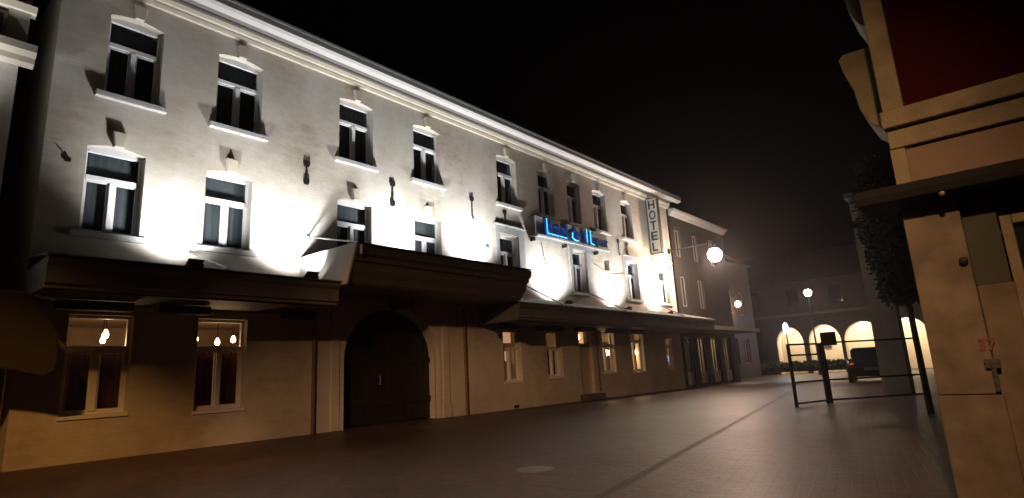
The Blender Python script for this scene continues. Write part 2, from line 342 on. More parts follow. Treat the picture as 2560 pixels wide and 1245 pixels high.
# stone surrounds with a label moulding round three of the middle windows
for a, b, z in ((14.46, 16.02, 6.26), (18.84, 20.38, 6.28), (23.2, 24.72, 6.2)):
    i0, i1 = a + .2, b - .33
    s = MB().box(a, i0 - .003, Y - .045, Y + .05, ZM0 - .05, z).box(i1 + .003, b, Y - .045, Y + .05, ZM0 - .05, z).box(i0 - .003, i1 + .003, Y - .043, Y + .05, ZM1 + .06, z - .004)
    so = s.build('stone_surround', M['stone'], hotel, bevel=.01)
    MB().box(a - .04, b + .04, Y - .12, Y + .02, z + .004, z + .06).build('moulding', M['stone'], so, bevel=.01)
# cornice, gutter and roof
def run(prof, x0, x1, name, m, parent=hotel, bevel=.006): return MB().prism(prof, x0, x1).build(name, m, parent, bevel=bevel)
co = run([(Y + .1, 9.42), (Y - .07, 9.42), (Y - .10, 9.5), (Y - .10, 9.54), (Y - .14, 9.56), (Y - .18, 9.64), (Y - .18, 9.68), (Y + .1, 9.68)], X0 - .15, X1 + .15, 'cornice', M['trim'])
run([(Y + .1, 9.685), (Y - .20, 9.685), (Y - .20, 9.74), (Y - .42, 9.76), (Y - .42, 9.80), (Y + .1, 9.80)], X0 - .15, X1 + .2, 'soffit', M['soffit2'], co)
gu = run([(Y - .415, 9.69), (Y - .60, 9.70), (Y - .66, 9.76), (Y - .66, 9.90), (Y - .60, 9.90), (Y - .60, 9.84), (Y - .415, 9.82)], X0 - .2, X1 + .55, 'gutter', M['gutter'], hotel)
run([(Y - .62, 9.90), (Y - .68, 9.91), (Y - .70, 9.97), (Y - .66, 10.0), (Y - .40, 10.0), (Y - .40, 9.90)], X0 - .2, X1 + .55, 'gutter_lip', M['zinc'], gu)
MB().prism([(Y - .5, 10.0), (Y + 2.3, 12.6), (Y + 9, 12.6), (Y + 9, 9.9), (Y - .3, 9.9)], X0 - .15, X1 + .4).build('roof', M['slate'], hotel)
# rooms behind the windows
def room(x0, x1, z0, z1, m, yb=16.6, name='room'):
    b = MB(); y0 = Y + .27
    b.add([(x0, y0, z0), (x1, y0, z0), (x1, yb, z0), (x0, yb, z0), (x0, y0, z1), (x1, y0, z1), (x1, yb, z1), (x0, yb, z1)], [(0, 1, 2, 3), (4, 5, 6, 7), (2, 3, 7, 6), (0, 3, 7, 4), (1, 2, 6, 5)])
    return b.build(name, m, hotel)
xb = [2.1, 4.4, 7.2, 10.1, 13.3, 16.4, 18.55, 20.5, 22.7, 25.5, 28.2]
for a, b in zip(xb, xb[1:]): room(a + .02, b - .02, 6.6, 8.99, M['room'], 15.8)
xb = [2.1, 4.4, 7.2, 10.1, 13.3, 17.2, 21.2, 25.5, 28.2]
for a, b in zip(xb, xb[1:]): room(a + .02, b - .02, 3.8, 6.03, M['room'], 15.8)
din = room(2.1, 7.4, .05, 2.75, M['roomdark']); lob = room(13.4, 28.2, .05, 3.2, M['roomdark'])
MB().path([(17.05, Y - .02, 6.0), (17.2, Y - .02, 5.3), (17.42, Y - .02, 4.55)], .011, 6).build('cable', M['iron'], hotel)
MB().path([(20.6, Y - .02, 5.55), (21.9, Y - .02, 5.2), (23.2, Y - .02, 5.35), (25.7, Y - .02, 5.8)], .008, 6).build('cable', M['zinc'], hotel)
# niche lining
MB().box(21.48, 21.94, Y + .236, Y + .26, 5.34, 5.89).build('niche', M['trim'], hotel)
# arched gate with two plank leaves
gate = MB()
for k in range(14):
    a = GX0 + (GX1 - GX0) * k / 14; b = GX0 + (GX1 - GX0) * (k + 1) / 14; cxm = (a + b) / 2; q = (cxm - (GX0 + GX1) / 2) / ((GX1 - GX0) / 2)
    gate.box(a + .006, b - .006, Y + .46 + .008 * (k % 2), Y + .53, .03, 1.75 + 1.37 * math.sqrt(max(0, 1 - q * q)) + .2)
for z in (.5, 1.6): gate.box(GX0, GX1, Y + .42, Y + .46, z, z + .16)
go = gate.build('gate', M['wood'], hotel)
MB().tube((9.9, Y + .38, 1.05), (9.9, Y + .38, 1.28), .018).tube((9.9, Y + .38, 1.06), (9.9, Y + .46, 1.06), .015).tube((9.9, Y + .38, 1.27), (9.9, Y + .46, 1.27), .015).build('handle', M['steel'], go)
gr = MB(); h = ell(GX0, GX1, -.02, 1.75, 1.37); n = len(h)
gr.add([(p[0], Y + .2, p[1]) for p in h] + [(p[0], Y + .6, p[1]) for p in h], [(i, (i + 1) % n, n + (i + 1) % n, n + i) for i in range(1, n)]); gr.build('gate_reveal', M['wall'], hotel)
MB().box(11.86, 12.12, Y - .035, Y + .02, 0, 3.3).box(11.83, 12.15, Y - .05, Y + .02, 0, .35).build('pilaster', M['wall'], hotel, bevel=.015)
MB().box(8.12, 8.36, Y - .035, Y + .02, 0, 3.3).build('pilaster', M['wall'], hotel, bevel=.015)
MB().prism([(9.95, 3.06), (10.35, 3.06), (10.46, 3.7), (9.84, 3.7)], Y - .5, Y + .02, 'y').build('keystone', M['hood'], hotel, bevel=.02)
for x in (12.76, 7.62):
    MB().tube((x, Y - .07, 0), (x, Y - .07, 3.2), .045, n=10).tube((x, Y - .07, .9), (x, Y - .07, .95), .055, n=10).tube((x, Y - .07, 2.0), (x, Y - .07, 2.05), .055, n=10).build('downpipe', M['pipe'], hotel, smooth=False)
# street door with transom and a stone step
dr = MB(); dr.box(19.1, 19.18, Y + .14, Y + .22, .25, 2.85).box(19.92, 20.0, Y + .14, Y + .22, .25, 2.85).box(19.18, 19.92, Y + .14, Y + .22, 2.77, 2.85).box(19.18, 19.92, Y + .13, Y + .22, 2.12, 2.2)
dr.box(19.18, 19.92, Y + .16, Y + .2, .25, 2.12).box(19.28, 19.82, Y + .145, Y + .17, .4, 1.0).box(19.28, 19.82, Y + .145, Y + .17, 1.15, 1.95)
do = dr.build('door', M['doorpaint'], hotel, bevel=.008)
MB().sphere((19.84, Y + .10, 1.15), .035).build('handle', M['steel'], do)
MB().add([(19.18, Y + .18, 2.2), (19.92, Y + .18, 2.2), (19.92, Y + .18, 2.77), (19.18, Y + .18, 2.77)], [(0, 1, 2, 3)]).build('pane', M['glass'], do)
MB().box(18.9, 20.12, Y - .38, Y - .002, 0, .24).build('doorstep', M['darkstone'], hotel, bevel=.02)
MB().box(15.02, 15.24, Y - .02, Y + .02, .03, .13).build('cellar_vent', M['iron'], hotel)
MB().box(20.3, 20.36, Y - .05, Y + .02, .3, 3.0).build('cable_duct', M['pipe'], hotel)
# panels that glow by themselves, standing in for lamplit surfaces in the rooms
for x0, x1, y, z0, z1, mm in ((15.8, 16.16, 14.0, 2.26, 2.64, 'glowpanel'), (15.86, 16.02, 14.02, 1.62, 2.0, 'glowpanel'), (16.22, 16.3, 14.0, 1.5, 2.0, 'glowdim'), (20.66, 21.2, 14.2, 2.2, 3.05, 'glowpanel'),
                          (22.5, 22.95, 14.0, 2.36, 2.72, 'glowdim'), (23.25, 23.5, 14.0, 2.4, 2.85, 'glowdim'), (25.44, 25.80, 14.0, 1.08, 2.28, 'gloworange'), (25.45, 26.1, 14.02, 2.42, 3.0, 'glowdim')):
    MB().box(x0, x1, y, y + .05, z0, z1).build('glow_panel', M[mm], lob)
MB().box(27.38, 27.52, 13.40, 13.43, 1.35, 1.66).build('screen', M['screen'], lob)
# ---- wall anchors: forged iron bars with leaf shaped ends
def anchor(x, z0, z1, kind):
    b = MB(); y0, y1 = Y - .05, Y - .012; s = .028
    b.box(x - s / 2, x + s / 2, y0, y1, z0 + .05, z1 - .05)
    def leaf(zc, w, h_): b.prism([(x - w * .35, zc - h_ / 2), (x + w * .35, zc - h_ / 2), (x + w / 2, zc - h_ * .1), (x + w / 2, zc + h_ * .35), (x + w * .2, zc + h_ / 2), (x, zc + h_ * .3), (x - w * .2, zc + h_ / 2), (x - w / 2, zc + h_ * .35), (x - w / 2, zc - h_ * .1)], y0 - .008, y1 + .004, 'y')
    leaf(z1 - .08, .17, .17)
    if kind == 0: leaf(z0 + .09, .15, .18); b.box(x - .025, x + .025, y0 - .004, y1, (z0 + z1) / 2 - .12, (z0 + z1) / 2 + .06)
    else: b.path([(x, Y - .03, z0 + .06), (x + .01, Y - .03, z0), (x + .05, Y - .03, z0 - .02), (x + .07, Y - .03, z0 + .04)], .017)
    b.tube((x, Y - .04, z1 - .18), (x, Y + .02, z1 - .18), .012)
    return b.build('wall_anchor', M['iron'], hotel)
for x, z0, z1, k in ((7.33, 6.14, 6.78, 0), (10.06, 6.08, 6.85, 0), (13.35, 6.3, 7.05, 1), (15.0, 6.22, 6.88, 1), (22.83, 6.2, 6.92, 1), (23.6, 6.3, 6.88, 1)): anchor(x, z0, z1, k)
MB().box(13.94, 14.06, Y - .03, Y + .01, 5.36, 5.48).box(13.97, 14.08, Y - .07, Y - .03, 5.38, 5.43).build('wall_box', M['steel'], hotel)
MB().tube((2.36, Y - .06, 5.70), (2.44, Y - .01, 5.6), .012).box(2.40, 2.48, Y - .04, Y + .01, 5.52, 5.6).build('bracket', M['iron'], hotel)

# ---- lower canopies and the big hood over the gate
def canopy(x0, x1, zw, zf, name='canopy'):
    yf = 11.3
    c = MB().prism([(Y, zf - .5), (yf + .02, zf - .5), (yf + .02, zf - .44), (yf - .04, zf - .42), (yf - .04, zf - .16), (yf - .10, zf - .10), (yf - .10, zf - .02), (yf - .06, zf - .004), (Y, zf - .004)], x0, x1).build(name, M['canopy'], hotel, bevel=.008)
    jt = MB(); xj = x0 + .7
    while xj < x1 - .3:
        jt.box(xj - .012, xj + .012, yf - .046, yf - .03, zf - .41, zf - .17); xj += 1.55
    jt.build('joint_strip', M['canopy'], c)
    MB().prism([(yf - .14, zf), (Y + .0, zw - .03), (Y, zw), (yf - .14, zf + .03)], x0 - .02, x1 + .02).build('roof', M['canopyroof'], c)
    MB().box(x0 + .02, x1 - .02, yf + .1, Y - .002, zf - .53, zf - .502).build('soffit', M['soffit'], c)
    return c
cl = canopy(2.0, 7.22, 3.62, 3.34); crr = canopy(13.45, 28.6, 3.78, 3.25)
HX0, HX1 = 7.25, 13.4
prof = [(Y, 3.34), (11.6, 3.34), (11.17, 3.30), (11.08, 3.36), (11.0, 3.47), (10.90, 3.58), (10.86, 3.66), (10.84, 3.77), (10.76, 3.80), (10.74, 3.90), (10.66, 3.95), (10.63, 4.02), (10.63, 4.12), (10.72, 4.15), (Y, 4.22)]
hood = MB().prism(prof, HX0 + .03, HX1).build('hood', M['hood'], hotel, bevel=.006)
MB().prism([(Y, 3.36), (11.0, 3.28), (10.60, 4.17), (Y, 4.23)], HX0 - .02, HX0 + .028).build('end_board', M['hoodcap'], hood, bevel=.006)
MB().prism([(10.62, 4.155), (Y, 4.235), (Y, 4.255), (10.60, 4.175)], HX0 + .03, HX1 + .02).build('lead_cover', M['zinc'], hood)
MB().tube((7.33, 10.58, 3.9), (7.33, 10.58, 4.12), .03).build('hinge', M['white'], hood)
def rod(parent, a, b, r=.018):
    MB().tube(a, b, r).sphere(a, .05, 8).build('tie_rod', M['steel'], parent)
for x in (7.42, 9.97, 12.9): rod(hood, (x, Y - .01, 4.78), (x, 10.75, 4.2))
for x in (4.68,): rod(cl, (x, Y - .01, 4.05), (x + .1, 11.3, 3.42), .025)
for x in (15.9, 20.1, 25.3): rod(crr, (x, Y - .01, 4.25), (x - .1, 11.3, 3.34), .025)
for x0, x1 in ((2.35, 2.9 + .6), (3.9, 4.85), (6.45, 7.15)):
    MB().box(x0, x1, 12.1, 12.35, 2.62, 2.78).build('awning_cassette', M['black'], cl, bevel=.02)
for x0, x1 in ((13.5, 14.55), (15.7, 17.0), (18.1, 19.2), (20.2, 21.4), (21.8, 23.2)):
    MB().box(x0, x1, 12.2, 12.45, 2.56, 2.73).build('awning_cassette', M['black'], crr, bevel=.02)

# ------------------------------------------------------------------ floodlights
FLOODS = [(-0.9, 11.6, 4.3, 'floodlight fixed to the neighbouring house, past the left frame edge', 1300, 62, 42),
          (4.4, 11.9, 3.62, 'outermost floodlight at the alley end of the canopy, under the first windows', 600, 60, 50),
          (6.9, 11.9, 3.62, 'floodlight on the canopy just beside the white end board of the hood', 900, 60, 50),
          (10.15, 11.9, 4.38, 'floodlight standing on the middle of the hood over the arched gate', 850, 62, 54),
          (13.15, 11.95, 4.38, 'floodlight at the far end of the gate hood, by the canopy step', 850, 62, 54),
          (17.4, 12.2, 3.66, 'floodlight on the canopy under the blue lettered sign', 850, 68, 62),
          (21.8, 12.2, 3.66, 'floodlight on the canopy beneath the small square niche', 850, 68, 62),
          (25.75, 12.2, 3.66, 'floodlight on the canopy below the glowing round disc sign', 850, 68, 62)]
for x, y, z, lab, e, el, ha in FLOODS:
    f = empty('floodlight', (x, y, z - .3), lab, 'floodlight', 'floodlights along the canopy and hood')
    ax = Vector((0, math.cos(R(el)), math.sin(R(el)))); sd = Vector((1, 0, 0)); upv = sd.cross(ax)
    c0 = Vector((x, y, z)) - ax * .09
    def P(a, b, c): return c0 + sd * a + upv * b + ax * c
    hs = MB().add([P(a, b, c) for c in (-.06, .0) for a, b in ((-.11, -.08), (.11, -.08), (.11, .08), (-.11, .08))] + [P(a, b, .06) for a, b in ((-.15, -.11), (.15, -.11), (.15, .11), (-.15, .11))],
                  [(0, 3, 2, 1), (0, 1, 5, 4), (1, 2, 6, 5), (2, 3, 7, 6), (3, 0, 4, 7), (4, 5, 9, 8), (5, 6, 10, 9), (6, 7, 11, 10), (7, 4, 8, 11)])
    hs.build('housing', M['black'], f)
    MB().add([P(a, b, .05) for a, b in ((-.13, -.09), (.13, -.09), (.13, .09), (-.13, .09))], [(0, 1, 2, 3)]).build('lens', M['lens'], f)
    MB().box(x - .15, x - .13, y - .08, y - .02, z - .26, z - .05).box(x + .13, x + .15, y - .08, y - .02, z - .26, z - .05).box(x - .15, x + .15, y - .1, y, z - .29, z - .26).build('bracket', M['black'], f)
    light(f, 'SPOT', Vector((x, y, z)) + ax * .06, e * 1.15, (1, .985, .965), .12, aim=ax, size=R(2 * ha + 12), blend=.9)

# ------------------------------------------------------------------ signs on the hotel
sg = empty('shelf_sign', (16.34, 12.55, 6.1), "long panel sign with blue lettering reading Hotel de l'Empereur on the hotel front", 'sign')
SX0, SX1 = 16.35, 21.35
MB().box(SX0 - .01, SX1 + .01, 12.555, 12.598, 6.055, 6.13).build('lip', M['white'], sg)
MB().box(SX0, SX1, 12.64, 12.69, 6.14, 6.84).build('panel', M['signface'], sg, bevel=.006)
MB().box(SX0 - .01, SX1 + .01, 12.60, 12.985, 6.06, 6.136).build('shelf', M['zinc'], sg, bevel=.006)
for x in (SX0 + .06, 18.4, 20.7): MB().box(x - .03, x + .03, 12.76, 12.98, 5.92, 6.055).build('bracket', M['iron'], sg)
w_ = MB().box(SX0, SX1, 12.695, 12.98, 6.80, 6.84).build('top_rail', M['zinc'], sg)
words = [('H', .62, .42, 16.85, 'neon'), ('otel', .62, .95, 17.33, 'bluedim'), ('d', .60, .32, 18.55, 'bluedim'), ('e', .42, .28, 18.93, 'bluedim'), ("l'", .62, .18, 19.55, 'neon'), ('E', .55, .33, 19.80, 'neon'), ('mpereur', .48, 1.1, 20.18, 'blue')]
for body, hh, ww, x, mm in words:
    t = text_mesh('lettering', body, .6, M[mm if mm != 'neon' else 'bluedim'], sg, ww, hh if body != 'mpereur' else .44, .025)
    t.rotation_euler = (R(90), 0, 0); t.location = Vector((x, 12.605, 6.2 if body != 'mpereur' else 6.11)) - sg.location
nb = MB(); yn = 12.56
nb.path([(16.93, yn, 6.82), (16.93, yn, 6.24), (18.2, yn, 6.22)], .016); nb.path([(18.6, yn, 6.5), (18.57, yn, 6.3), (18.75, yn, 6.22), (19.0, yn, 6.22)], .02)
nb.path([(19.63, yn, 6.8), (19.63, yn, 6.24)], .016); nb.path([(19.9, yn, 6.78), (19.9, yn, 6.24), (20.15, yn, 6.22)], .016)
nb.build('neon_tube', M['neon'], sg)
bs = empty('blade_sign', (26.0, 12.98, 6.55), 'tall narrow projecting sign reading HOTEL in dark stacked letters', 'sign')
MB().box(25.96, 26.14, 12.40, 12.93, 6.62, 9.42).build('board', M['bladeface'], bs, bevel=.015)
MB().box(25.93, 26.17, 12.36, 12.40, 6.58, 9.46).box(25.93, 26.17, 12.93, 12.97, 6.58, 9.46).box(25.93, 26.17, 12.36, 12.97, 9.42, 9.46).box(25.93, 26.17, 12.36, 12.97, 6.58, 6.62).build('frame', M['zinc'], bs)
for z in (7.0, 9.1): MB().box(26.02, 26.08, 12.97, 13.0, z, z + .12).build('bracket', M['iron'], bs)
for k, ch in enumerate('HOTEL'):
    t = text_mesh('lettering', ch, .5, M['navy'], bs, .34 if ch != 'L' else .28, .44, .02)
    t.rotation_euler = (R(90), 0, R(-90)); t.location = Vector((25.95, 12.84, 8.88 - k * .54)) - bs.location
ds = empty('disc_sign', (26.05, 12.98, 6.1), 'round glowing white disc sign under the HOTEL board', 'sign')
dm = MB(); n = 28; cy, cz, r = 12.48, 6.06, .46
dm.add([(25.97, cy + r * math.cos(2 * math.pi * i / n), cz + r * math.sin(2 * math.pi * i / n)) for i in range(n)] + [(26.13, cy + r * math.cos(2 * math.pi * i / n), cz + r * math.sin(2 * math.pi * i / n)) for i in range(n)], [tuple(range(n)), tuple(range(n, 2 * n)[::-1])])
dm.build('face', M['disc'], ds)
rm = MB(); rr = r + .03
rm.add([(x, cy + q * math.cos(2 * math.pi * i / n), cz + q * math.sin(2 * math.pi * i / n)) for x, q in ((25.955, r), (25.955, rr), (26.145, rr), (26.145, r)) for i in range(n)], [(k * n + i, k * n + (i + 1) % n, ((k + 1) % 4) * n + (i + 1) % n, ((k + 1) % 4) * n + i) for k in range(4) for i in range(n)])
light(ds, 'POINT', (25.75, 12.4, 6.05), 60, (1, .78, .45), .3)
rm.build('rim', M['zinc'], ds); MB().box(26.02, 26.08, 12.98, 13.0, 6.0, 6.2).build('bracket', M['iron'], ds)

# ------------------------------------------------------------------ pendant lamps in the ground floor rooms
def pendant(x, y, z, ztop, lab, e=6, r=.055):
    p = empty('pendant_lamp', (x, y, ztop), lab, 'pendant lamp', 'pendant lamps in the hotel windows')
    MB().tube((x, y, z + r * 1.6), (x, y, ztop), .008).build('cord', M['black'], p)
    MB().lathe((x, y, z), [(.004, -r * 1.3), (r * .75, -r), (r, -.1 * r), (r * .7, r * .9), (r * .3, r * 1.7)], 12).build('bulb', M['bulb'], p, smooth=True)
    if e: light(p, 'POINT', (x, y, z - .18), e * 5, (1, .55, .25), .08)
pendant(3.57, 14.0, 2.36, 2.74, 'larger glowing bulb hanging in the window nearest the alley', 5, .06)
pendant(3.52, 13.95, 2.24, 2.74, 'lower glowing bulb hanging in the window nearest the alley', 0, .05)
pendant(5.78, 14.0, 2.22, 2.74, 'lower glowing bulb hanging in the window beside the gate', 6)
pendant(6.14, 14.0, 2.28, 2.74, 'upper glowing bulb hanging in the window beside the gate', 0)
pendant(5.35, 14.05, 2.29, 2.74, 'small glowing bulb by the frame of the window beside the gate', 0, .03)
pendant(20.3, 13.85, 2.50, 3.18, 'glowing bulb behind the transom over the street door', 6, .075)
pendant(22.62, 14.0, 1.85, 3.18, 'pale bulb low in the window after the street door, left of a pair', 5, .1)
pendant(22.97, 14.0, 1.85, 3.18, 'pale bulb low in the window after the street door, right of a pair', 0, .08)
pendant(25.2, 13.9, 1.85, 3.18, 'pale bulb beside the self-glowing orange panel in the tall window', 5, .075)

# ------------------------------------------------------------------ left neighbour across the alley
lb = empty('neighbour_house', (-4, 12.7, 0), 'tall cream house cut off at the left frame edge with moulded cornices', 'building')
MB().box(-7, 1.52, 12.75, 22, 0, 12).build('wall', M['wall2'], lb)
MB().prism([(12.75, 7.05), (12.62, 7.1), (12.6, 7.2), (12.5, 7.28), (12.5, 7.42), (12.75, 7.5)], -7, 1.72).build('string_course', M['trim'], lb)
MB().prism([(12.75, 8.05), (12.62, 8.1), (12.58, 8.22), (12.75, 8.3)], -7, 1.66).build('string_course', M['trim'], lb)
MB().box(1.28, 1.58, 12.66, 12.75, 7.5, 11).build('pilaster', M['trim'], lb)
wl = MB().box(.75, 1.22, 12.68, 12.76, 7.55, 7.95).box(.7, 1.2, 12.66, 12.76, 8.35, 8.45).build('window', M['pipe'], lb)
MB().box(-7, 1.60, 12.68, 12.75, 0, .6).build('plinth', M['darkstone'], lb)
aw = empty('folded_awning', (1.9, 12.3, 1.6), 'dark folded awning hanging at the alley corner of the hotel', 'awning')
MB().prism([(1.30, 1.72), (1.9, 1.60), (2.26, 1.49), (2.42, 1.58), (2.44, 1.8), (2.40, 2.2), (2.28, 2.4), (1.95, 2.86), (1.3, 2.9)], 12.05, 12.3, 'y').build('cloth', M['awning'], aw, bevel=.03)
MB().tube((1.3, 12.3, 2.86), (2.3, 12.9, 2.86), .03).tube((1.5, 12.3, 2.5), (1.5, 12.72, 2.5), .025).build('arm', M['iron'], aw)

# ------------------------------------------------------------------ next house along the row
nb_ = empty('row_house', (28.9, 13.1, 0), 'brown two storey shop house beyond the hotel with white framed shopfront', 'building')
NX0, NX1 = 28.75, 36.3
nh = [rect(29.2, 30.0, 6.9, 8.6), rect(31.5, 32.3, 6.9, 8.5), rect(33.9, 34.7, 6.9, 8.5), rect(29.3, 30.1, 4.2, 5.9), rect(31.6, 32.4, 4.2, 5.9)]
shop = [(28.95, 30.0), (30.6, 31.75), (32.4, 33.6), (34.2, 35.4)]
nh += [rect(a, b, .12, 2.6) for a, b in shop]
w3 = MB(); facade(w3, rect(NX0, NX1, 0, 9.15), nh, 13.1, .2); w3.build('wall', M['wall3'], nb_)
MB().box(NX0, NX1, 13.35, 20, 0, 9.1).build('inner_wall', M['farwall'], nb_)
MB().prism([(13.1, 9.15), (12.98, 9.18), (12.9, 9.3), (12.75, 9.34), (12.72, 9.46), (13.1, 9.5)], NX0, NX1 + .1).build('cornice', M['gutter'], nb_)
MB().prism([(12.8, 9.5), (16.2, 11.6), (20, 9.5)], NX0, NX1).build('roof', M['slate'], nb_)
def plainwin(parent, x0, x1, z0, z1, y, m, low=0):
    f = MB(); t = .09; cx = (x0 + x1) / 2
    f.box(x0, x0 + t, y, y + .08, z0, z1).box(x1 - t, x1, y, y + .08, z0, z1).box(x0 + t, x1 - t, y, y + .08, z0, z0 + t + low).box(x0 + t, x1 - t, y, y + .08, z1 - t, z1).box(cx - .04, cx + .04, y + .003, y + .077, z0 + t + low, z1 - t)
    o = f.build('window', m, parent)
    MB().add([(x0 + t, y + .04, z0 + t), (x1 - t, y + .04, z0 + t), (x1 - t, y + .04, z1 - t), (x0 + t, y + .04, z1 - t)], [(0, 1, 2, 3)]).build('pane', M['carglass'], o)
for a, b in ((29.2, 30.0), (31.5, 32.3), (33.9, 34.7)): plainwin(nb_, a, b, 6.9, 8.5, 13.22, M['shop'])
for a, b in ((29.3, 30.1), (31.6, 32.4)): plainwin(nb_, a, b, 4.2, 5.9, 13.22, M['shop'])
for a, b in shop: plainwin(nb_, a, b, .12, 2.6, 13.2, M['shop'], .55)
MB().prism([(13.1, 3.3), (11.6, 3.05), (11.6, 2.85), (13.1, 2.85)], 28.8, NX1).build('canopy', M['canopy'], nb_)

fh = empty('corner_house', (38, 15, 0), 'dark brown house past the shop house with an unlit front', 'building')
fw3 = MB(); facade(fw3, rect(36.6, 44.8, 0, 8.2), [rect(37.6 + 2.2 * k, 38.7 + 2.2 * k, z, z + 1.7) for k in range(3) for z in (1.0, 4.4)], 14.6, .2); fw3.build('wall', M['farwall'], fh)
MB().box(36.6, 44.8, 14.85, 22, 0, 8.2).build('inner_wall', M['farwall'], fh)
MB().prism([(14.3, 8.2), (18.3, 11), (22.2, 8.2)], 36.5, 44.9).build('roof', M['slate'], fh)
for k in range(3):
    for z in (1.0, 4.4): plainwin(fh, 37.6 + 2.2 * k, 38.7 + 2.2 * k, z, z + 1.7, 14.7, M['pipe'])

# ------------------------------------------------------------------ lit arcade at the end of the street
AX = 50.0
ar = empty('arcade_building', (AX, 9, 0), 'dark brick building with a row of brightly lit round arches closing the street', 'building')
arch = [(-1.2, 1.0), (1.6, 3.6), (4.55, 6.95), (7.25, 9.85), (10.1, 12.35), (12.75, 14.75)]
ah = [ell(a, b, 0.02, 2.35, 1.3) for a, b in arch]
af = MB()
polys = [rect(-6, 22, 0, 7.2)] + ah
tv = [[Vector((p[0], p[1], 0)) for p in q] for q in polys]; tr_ = geometry.tessellate_polygon(tv); fl = [p for q in tv for p in q]
af.add([(AX, p.x, p.y) for p in fl], tr_)
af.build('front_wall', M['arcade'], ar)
for a, b in arch:
    hh = ell(a, b, .02, 2.35, 1.3); n = len(hh)
    MB().add([(AX, p[0], p[1]) for p in hh] + [(AX + 1.0, p[0], p[1]) for p in hh], [(i, (i + 1) % n, n + (i + 1) % n, n + i) for i in range(1, n)]).build('arch_reveal', M['arcin'], ar)
MB().add([(AX + 3.2, -6, 0), (AX + 3.2, 22, 0), (AX + 3.2, 22, 4.2), (AX + 3.2, -6, 4.2), (AX + .02, -6, 4.2), (AX + .02, 22, 4.2)], [(0, 1, 2, 3), (2, 3, 4, 5)]).build('passage_wall', M['arcin'], ar)
MB().prism([(AX - .3, 7.2), (AX + 4, 10.2), (AX + 9, 7.2)], -6, 22, 'y').build('roof', M['slate'], ar)
MB().box(AX - .12, AX, -6, 22, 4.5, 4.7).build('string_course', M['brownboard'], ar)
for k in range(7):
    y = -3 + k * 3.1
    f = MB().box(AX - .03, AX - .002, y, y + 1.1, 5.2, 6.7).build('window', M['farwall'], ar)
    MB().box(AX - .04, AX - .031, y + .1, y + 1.0, 5.3, 6.6).build('pane', M['carglass'], f)
MB().box(AX + 3.05, AX + 3.18, 11.5, 12.0, 1.9, 2.5).build('notice_board', M['farwall'], ar)
for a, b in arch:
    c = (a + b) / 2
    L_ = MB().lathe((AX + 1.6, c, 3.95), [(.12, 0), (.16, .1), (.12, .2)], 12).build('ceiling_lamp', M['bulb'], ar)
    lo = light(ar, 'POINT', (AX + 1.6, c + .3, 3.6), 260, (1, .80, .56), .15)

# ------------------------------------------------------------------ street lamps
def street_lamp(x, y, z, lab, e, col=(1, .68, .52), gr=.26, mat_='lampglobe', wire=None, arm=None):
    s = empty('street_lamp', (x, y, 0), lab, 'street lamp', 'street lamps along the far street')
    if wire: MB().path([(x, wire[0], wire[1]), (x, y, z + gr + .25), (x, wire[2], wire[3])], .008).tube((x, y, z + gr), (x, y, z + gr + .25), .02).build('span_wire', M['iron'], s)
    elif arm: MB().path([(x, arm, z + .6), (x, y, z + .65), (x, y, z + gr)], .03).box(x - .1, x + .1, arm - .04, arm, z + .45, z + .75).build('bracket', M['iron'], s)
    else: MB().lathe((x, y, 0), [(.14, 0), (.14, .5), (.09, .6), (.06, 1.2), (.05, z - gr - .2), (.09, z - gr - .12), (.09, z - gr * .9)], 12).build('pole', M['iron'], s)
    MB().sphere((x, y, z), gr, 16).build('globe', M[mat_], s, smooth=True)
    MB().lathe((x, y, z), [(.02, gr * 1.35), (gr * .8, gr * 1.02), (gr * .82, gr * .9)], 12).build('cap', M['iron'], s)
    if e: light(s, 'POINT', (x, y, z - gr - .08), e, col, .2)
street_lamp(28.0, 10.57, 6.40, 'brightest, nearest street lamp on an arm beside the far end of the hotel', 1300, gr=.34, arm=12.98)
street_lamp(40, 13.96, 5.03, 'smallest street lamp on a wall bracket, low and far past the shop house', 160, gr=.19, arm=14.6)
street_lamp(44, 10.45, 5.62, 'street lamp hanging above the lit arches at the street end', 300, gr=.24)
bl = empty('blue_lamp', (44, 12.25, 0), 'slim lamp with a glaring blue white light before the first arch', 'lamp')
MB().lathe((44, 12.25, 0), [(.05, 0), (.04, 3.0), (.05, 3.05)], 10).build('pole', M['iron'], bl)
MB().lathe((44, 12.25, 3.1), [(.1, -.15), (.17, .1), (.15, .45), (.05, .6)], 12).build('globe', M['bluelamp'], bl, smooth=True)
light(bl, 'POINT', (43.7, 12.6, 3.2), 70, (.35, .6, 1), .2)
def mast(x, y, z, lab, e, az, el, half, sx, col):
    st = empty('street_lamp', (x, y, 0), lab, 'street lamp')
    MB().lathe((x, y, 0), [(.18, 0), (.16, .6), (.09, .8), (.07, z)], 12).build('pole', M['iron'], st)
    MB().box(x - .25, x + .25, y - .15, y + .15, z, z + .18).build('lamp_head', M['zinc'], st, bevel=.04)
    az, el = R(az), R(el)
    o = light(st, 'SPOT', (x + .1, y + .25, z - .05), e, col, .3, aim=Vector((math.sin(az) * math.cos(el), math.cos(az) * math.cos(el), -math.sin(el))), size=R(2 * half), blend=.6)
    o.scale = (sx, 1, 1)
mast(-8, -2, 8, 'sodium lamp mast behind the camera lighting the hotel wall past the gate', 10500, 63, 25, 17, 1.35, (1, .52, .24))
mast(-4, 2, 9, 'sodium lamp mast left of the camera lighting the foot of the wall near the alley', 3300, 30, 41.5, 14, 1.4, (1, .43, .11))

